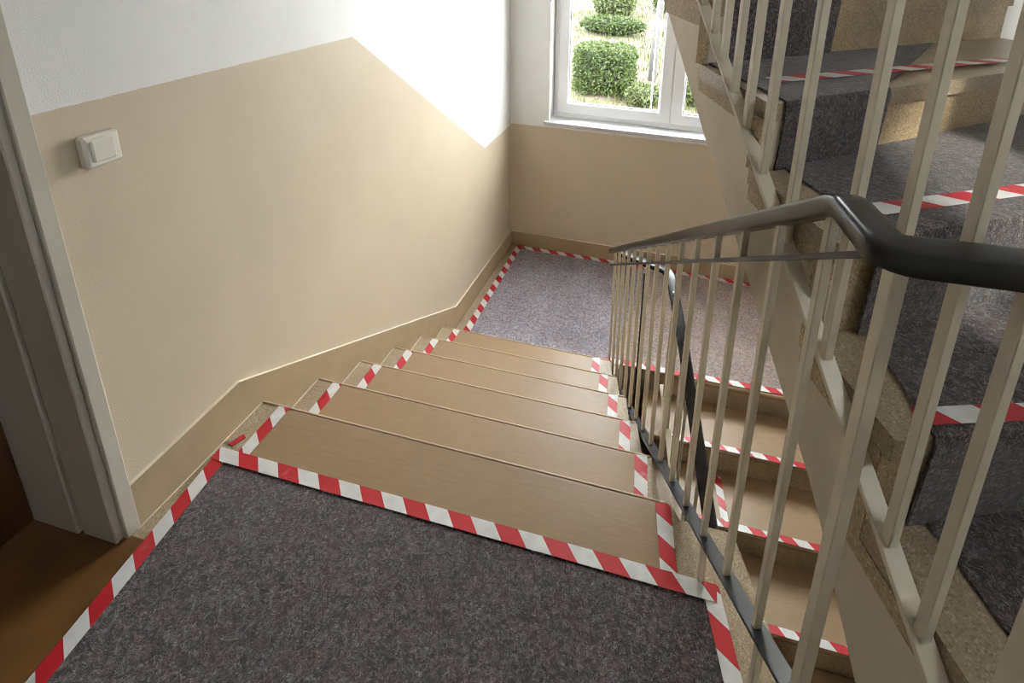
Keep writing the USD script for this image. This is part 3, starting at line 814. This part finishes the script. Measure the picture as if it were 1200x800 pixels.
# ------------------------------------------------------------------ the garden outside
gx, gy = np.meshgrid(np.linspace(-9, 9, 70), np.linspace(YF + 0.32, 26, 80))
gz = np.interp(gy, [2.9, 5.0, 7.0, 12.0, 18.0, 26.0], [-1.3, -1.05, -0.85, -0.25, 1.1, 3.2]) + 0.16 * (meshkit.fbm(np.stack([gx * 0.7, gy * 0.7, 0 * gx], -1), 3, 5) - 0.5)
P = np.stack([gx, gy, gz], -1)
F = []
r, c = gx.shape
for i in range(r - 1):
    for j in range(c - 1):
        a = i * c + j
        F += [(a, a + 1, a + c + 1), (a, a + c + 1, a + c)]
obj('garden_ground', (P.reshape(-1, 3), F), 'meadow', None, 'sunlit grassy garden slope outside the window', 'ground', smooth=True, kind=S)


def ground_z(x, y):
    i, j = np.clip((y - gy[0, 0]) / (gy[-1, 0] - gy[0, 0]) * (r - 1), 0, r - 2), np.clip((x + 9) / 18 * (c - 1), 0, c - 2)
    return float(gz[int(i), int(j)])


def leaves(centre, radius, n, size, seed, boxy=2.0, shell=0.55):
    g = np.random.default_rng(seed)
    d = g.normal(size=(n, 3))
    d /= np.linalg.norm(d, axis=1)[:, None]
    if boxy > 2:
        d = g.uniform(-1, 1, size=(n, 3))
        k = g.integers(0, 3, n)
        d[np.arange(n), k] = np.where(g.random(n) < 0.5, -1, 1)
        d /= (np.abs(d) ** 8).sum(1)[:, None] ** (1 / 8)
        d *= 0.93
    rr = shell + (1 - shell) * g.random((n, 1)) ** 0.5
    c_ = np.array(centre) + d * rr * np.array(radius)
    c_ += 0.12 * np.array(radius) * (meshkit.noise(c_ * 5, seed)[:, None] - 0.5) * d
    a = g.normal(size=(n, 3))
    a /= np.linalg.norm(a, axis=1)[:, None]
    b = np.cross(a, g.normal(size=(n, 3)))
    b /= np.linalg.norm(b, axis=1)[:, None]
    nn = np.cross(a, b)
    sz = size * (0.6 + 0.8 * g.random((n, 1)))
    V = np.stack([c_ - a * sz, c_ - b * sz * 0.42 + nn * sz * 0.15, c_ + a * sz, c_ + b * sz * 0.42 + nn * sz * 0.15], 1).reshape(-1, 3)
    k = np.arange(n)[:, None] * 4
    return V, np.vstack([k + [0, 1, 2], k + [0, 2, 3]])


def bush(name, x, y, rad, n, size, m, label, seed, boxy=2.0, z=None):
    z0 = ground_z(x, y) if z is None else z
    t = thing(name, label, 'bush', (x, y, z0))
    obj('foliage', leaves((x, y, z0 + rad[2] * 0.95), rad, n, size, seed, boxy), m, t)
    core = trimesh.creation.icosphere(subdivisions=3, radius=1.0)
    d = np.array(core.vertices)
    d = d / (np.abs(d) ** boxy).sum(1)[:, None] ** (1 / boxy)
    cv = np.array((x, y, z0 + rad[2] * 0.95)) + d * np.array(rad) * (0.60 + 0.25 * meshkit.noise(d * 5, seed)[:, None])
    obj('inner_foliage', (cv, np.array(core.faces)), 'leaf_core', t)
    g = np.random.default_rng(seed + 99)
    tw = []
    for i in range(9):
        q = np.array([x, y, z0 + rad[2] * 0.95]) + g.normal(size=3) * np.array(rad) * 0.35
        tw.append(bar((x + g.normal() * rad[0] * 0.25, y + g.normal() * rad[1] * 0.2, z0 - 0.05), q, 0.02, 0.02, c=0))
    obj('stem', cat(*tw), 'bark', t)


bush('hedge', -0.02, 7.45, (0.58, 0.50, 0.44), 9000, 0.034, 'leaf_hedge', 'clipped dark green hedge low in the left window pane', 1, 4.0)
bush('shrub', -0.55, 11.2, (0.85, 0.40, 0.24), 2600, 0.045, 'leaf_hedge', 'low spreading green shrub above the clipped hedge', 2)
bush('shrub', -0.75, 12.6, (0.62, 0.5, 0.50), 2600, 0.05, 'leaf_pale', 'pale green shrub at the top of the left window pane', 3)
bush('shrub', 0.62, 13.2, (0.40, 0.40, 0.42), 1600, 0.045, 'leaf_hedge', 'small green shrub beside the leaning trunk', 4)
bush('shrub', 0.72, 7.0, (0.34, 0.30, 0.20), 1300, 0.035, 'leaf_pale', 'low pale plant at the foot of the leaning trunk', 5)
bush('shrub', 1.55, 7.3, (0.45, 0.3, 0.30), 1500, 0.04, 'leaf_pale', 'pale green plants behind the right window pane', 6)
bush('shrub', 1.2, 9.6, (0.40, 0.35, 0.55), 1800, 0.045, 'leaf_pale', 'tall pale plants behind the window mullion', 7)
tz = ground_z(0.88, 8.2)
tr = thing('tree', 'slender grey tree trunk leaning beside the window mullion', 'tree', (0.88, 8.2, tz))
tp = np.array([(0.76, 8.2, tz - 0.1), (0.77, 8.2, tz + 0.6), (0.82, 8.2, tz + 1.5), (0.92, 8.22, tz + 2.6), (1.1, 8.3, tz + 4.6)])
rr_ = oval(0.15, 0.15, 12, 2)
def limb(path, r0, r1):
    n = len(path)
    V = []
    for i, p_ in enumerate(path):
        q = r0 + (r1 - r0) * i / (n - 1)
        V.append(p_ + np.c_[oval(2 * q, 2 * q, 10, 2), np.zeros(10)])
    V = np.vstack(V)
    F = []
    for i in range(n - 1):
        for j in range(10):
            a, b = i * 10 + j, i * 10 + (j + 1) % 10
            F += [(a, b, b + 10), (a, b + 10, a + 10)]
    return V, F
obj('trunk', limb(tp, 0.085, 0.05), 'bark', tr, smooth=True)
obj('crown', leaves(tp[-1], (1.5, 1.5, 1.1), 5000, 0.06, 21, 2.0, 0.3), 'leaf_pale', tr)
pz = ground_z(0.98, 6.2)
obj('garden_pole', bar((0.93, 6.2, pz - 0.1), (0.93, 6.2, pz + 3.2), 0.022, 0.022, c=0.004, hor=(1, 0, 0)), 'galvanised', None, 'thin pale pole standing in front of the leaning trunk', 'pole')
g = np.random.default_rng(5)
n = 9000
px, py = g.uniform(-3.5, 3.5, n), g.uniform(4.5, 15, n)
base = np.array([(x, y, ground_z(x, y)) for x, y in zip(px, py)])
hgt = 0.07 + 0.14 * g.random((n, 1))
tip = base + np.c_[g.normal(size=(n, 2)) * 0.05, np.zeros(n)] + np.array([0, 0, 1.0]) * hgt
w_ = np.c_[g.normal(size=(n, 2)), np.zeros(n)]
w_ = w_ / np.linalg.norm(w_, axis=1)[:, None] * 0.012
V = np.stack([base - w_, base + w_, tip], 1).reshape(-1, 3)
obj('grass', (V, np.arange(3 * n).reshape(-1, 3)), 'leaf_grass', None, 'dry yellow-green grass on the garden slope', 'grass', kind='stuff')
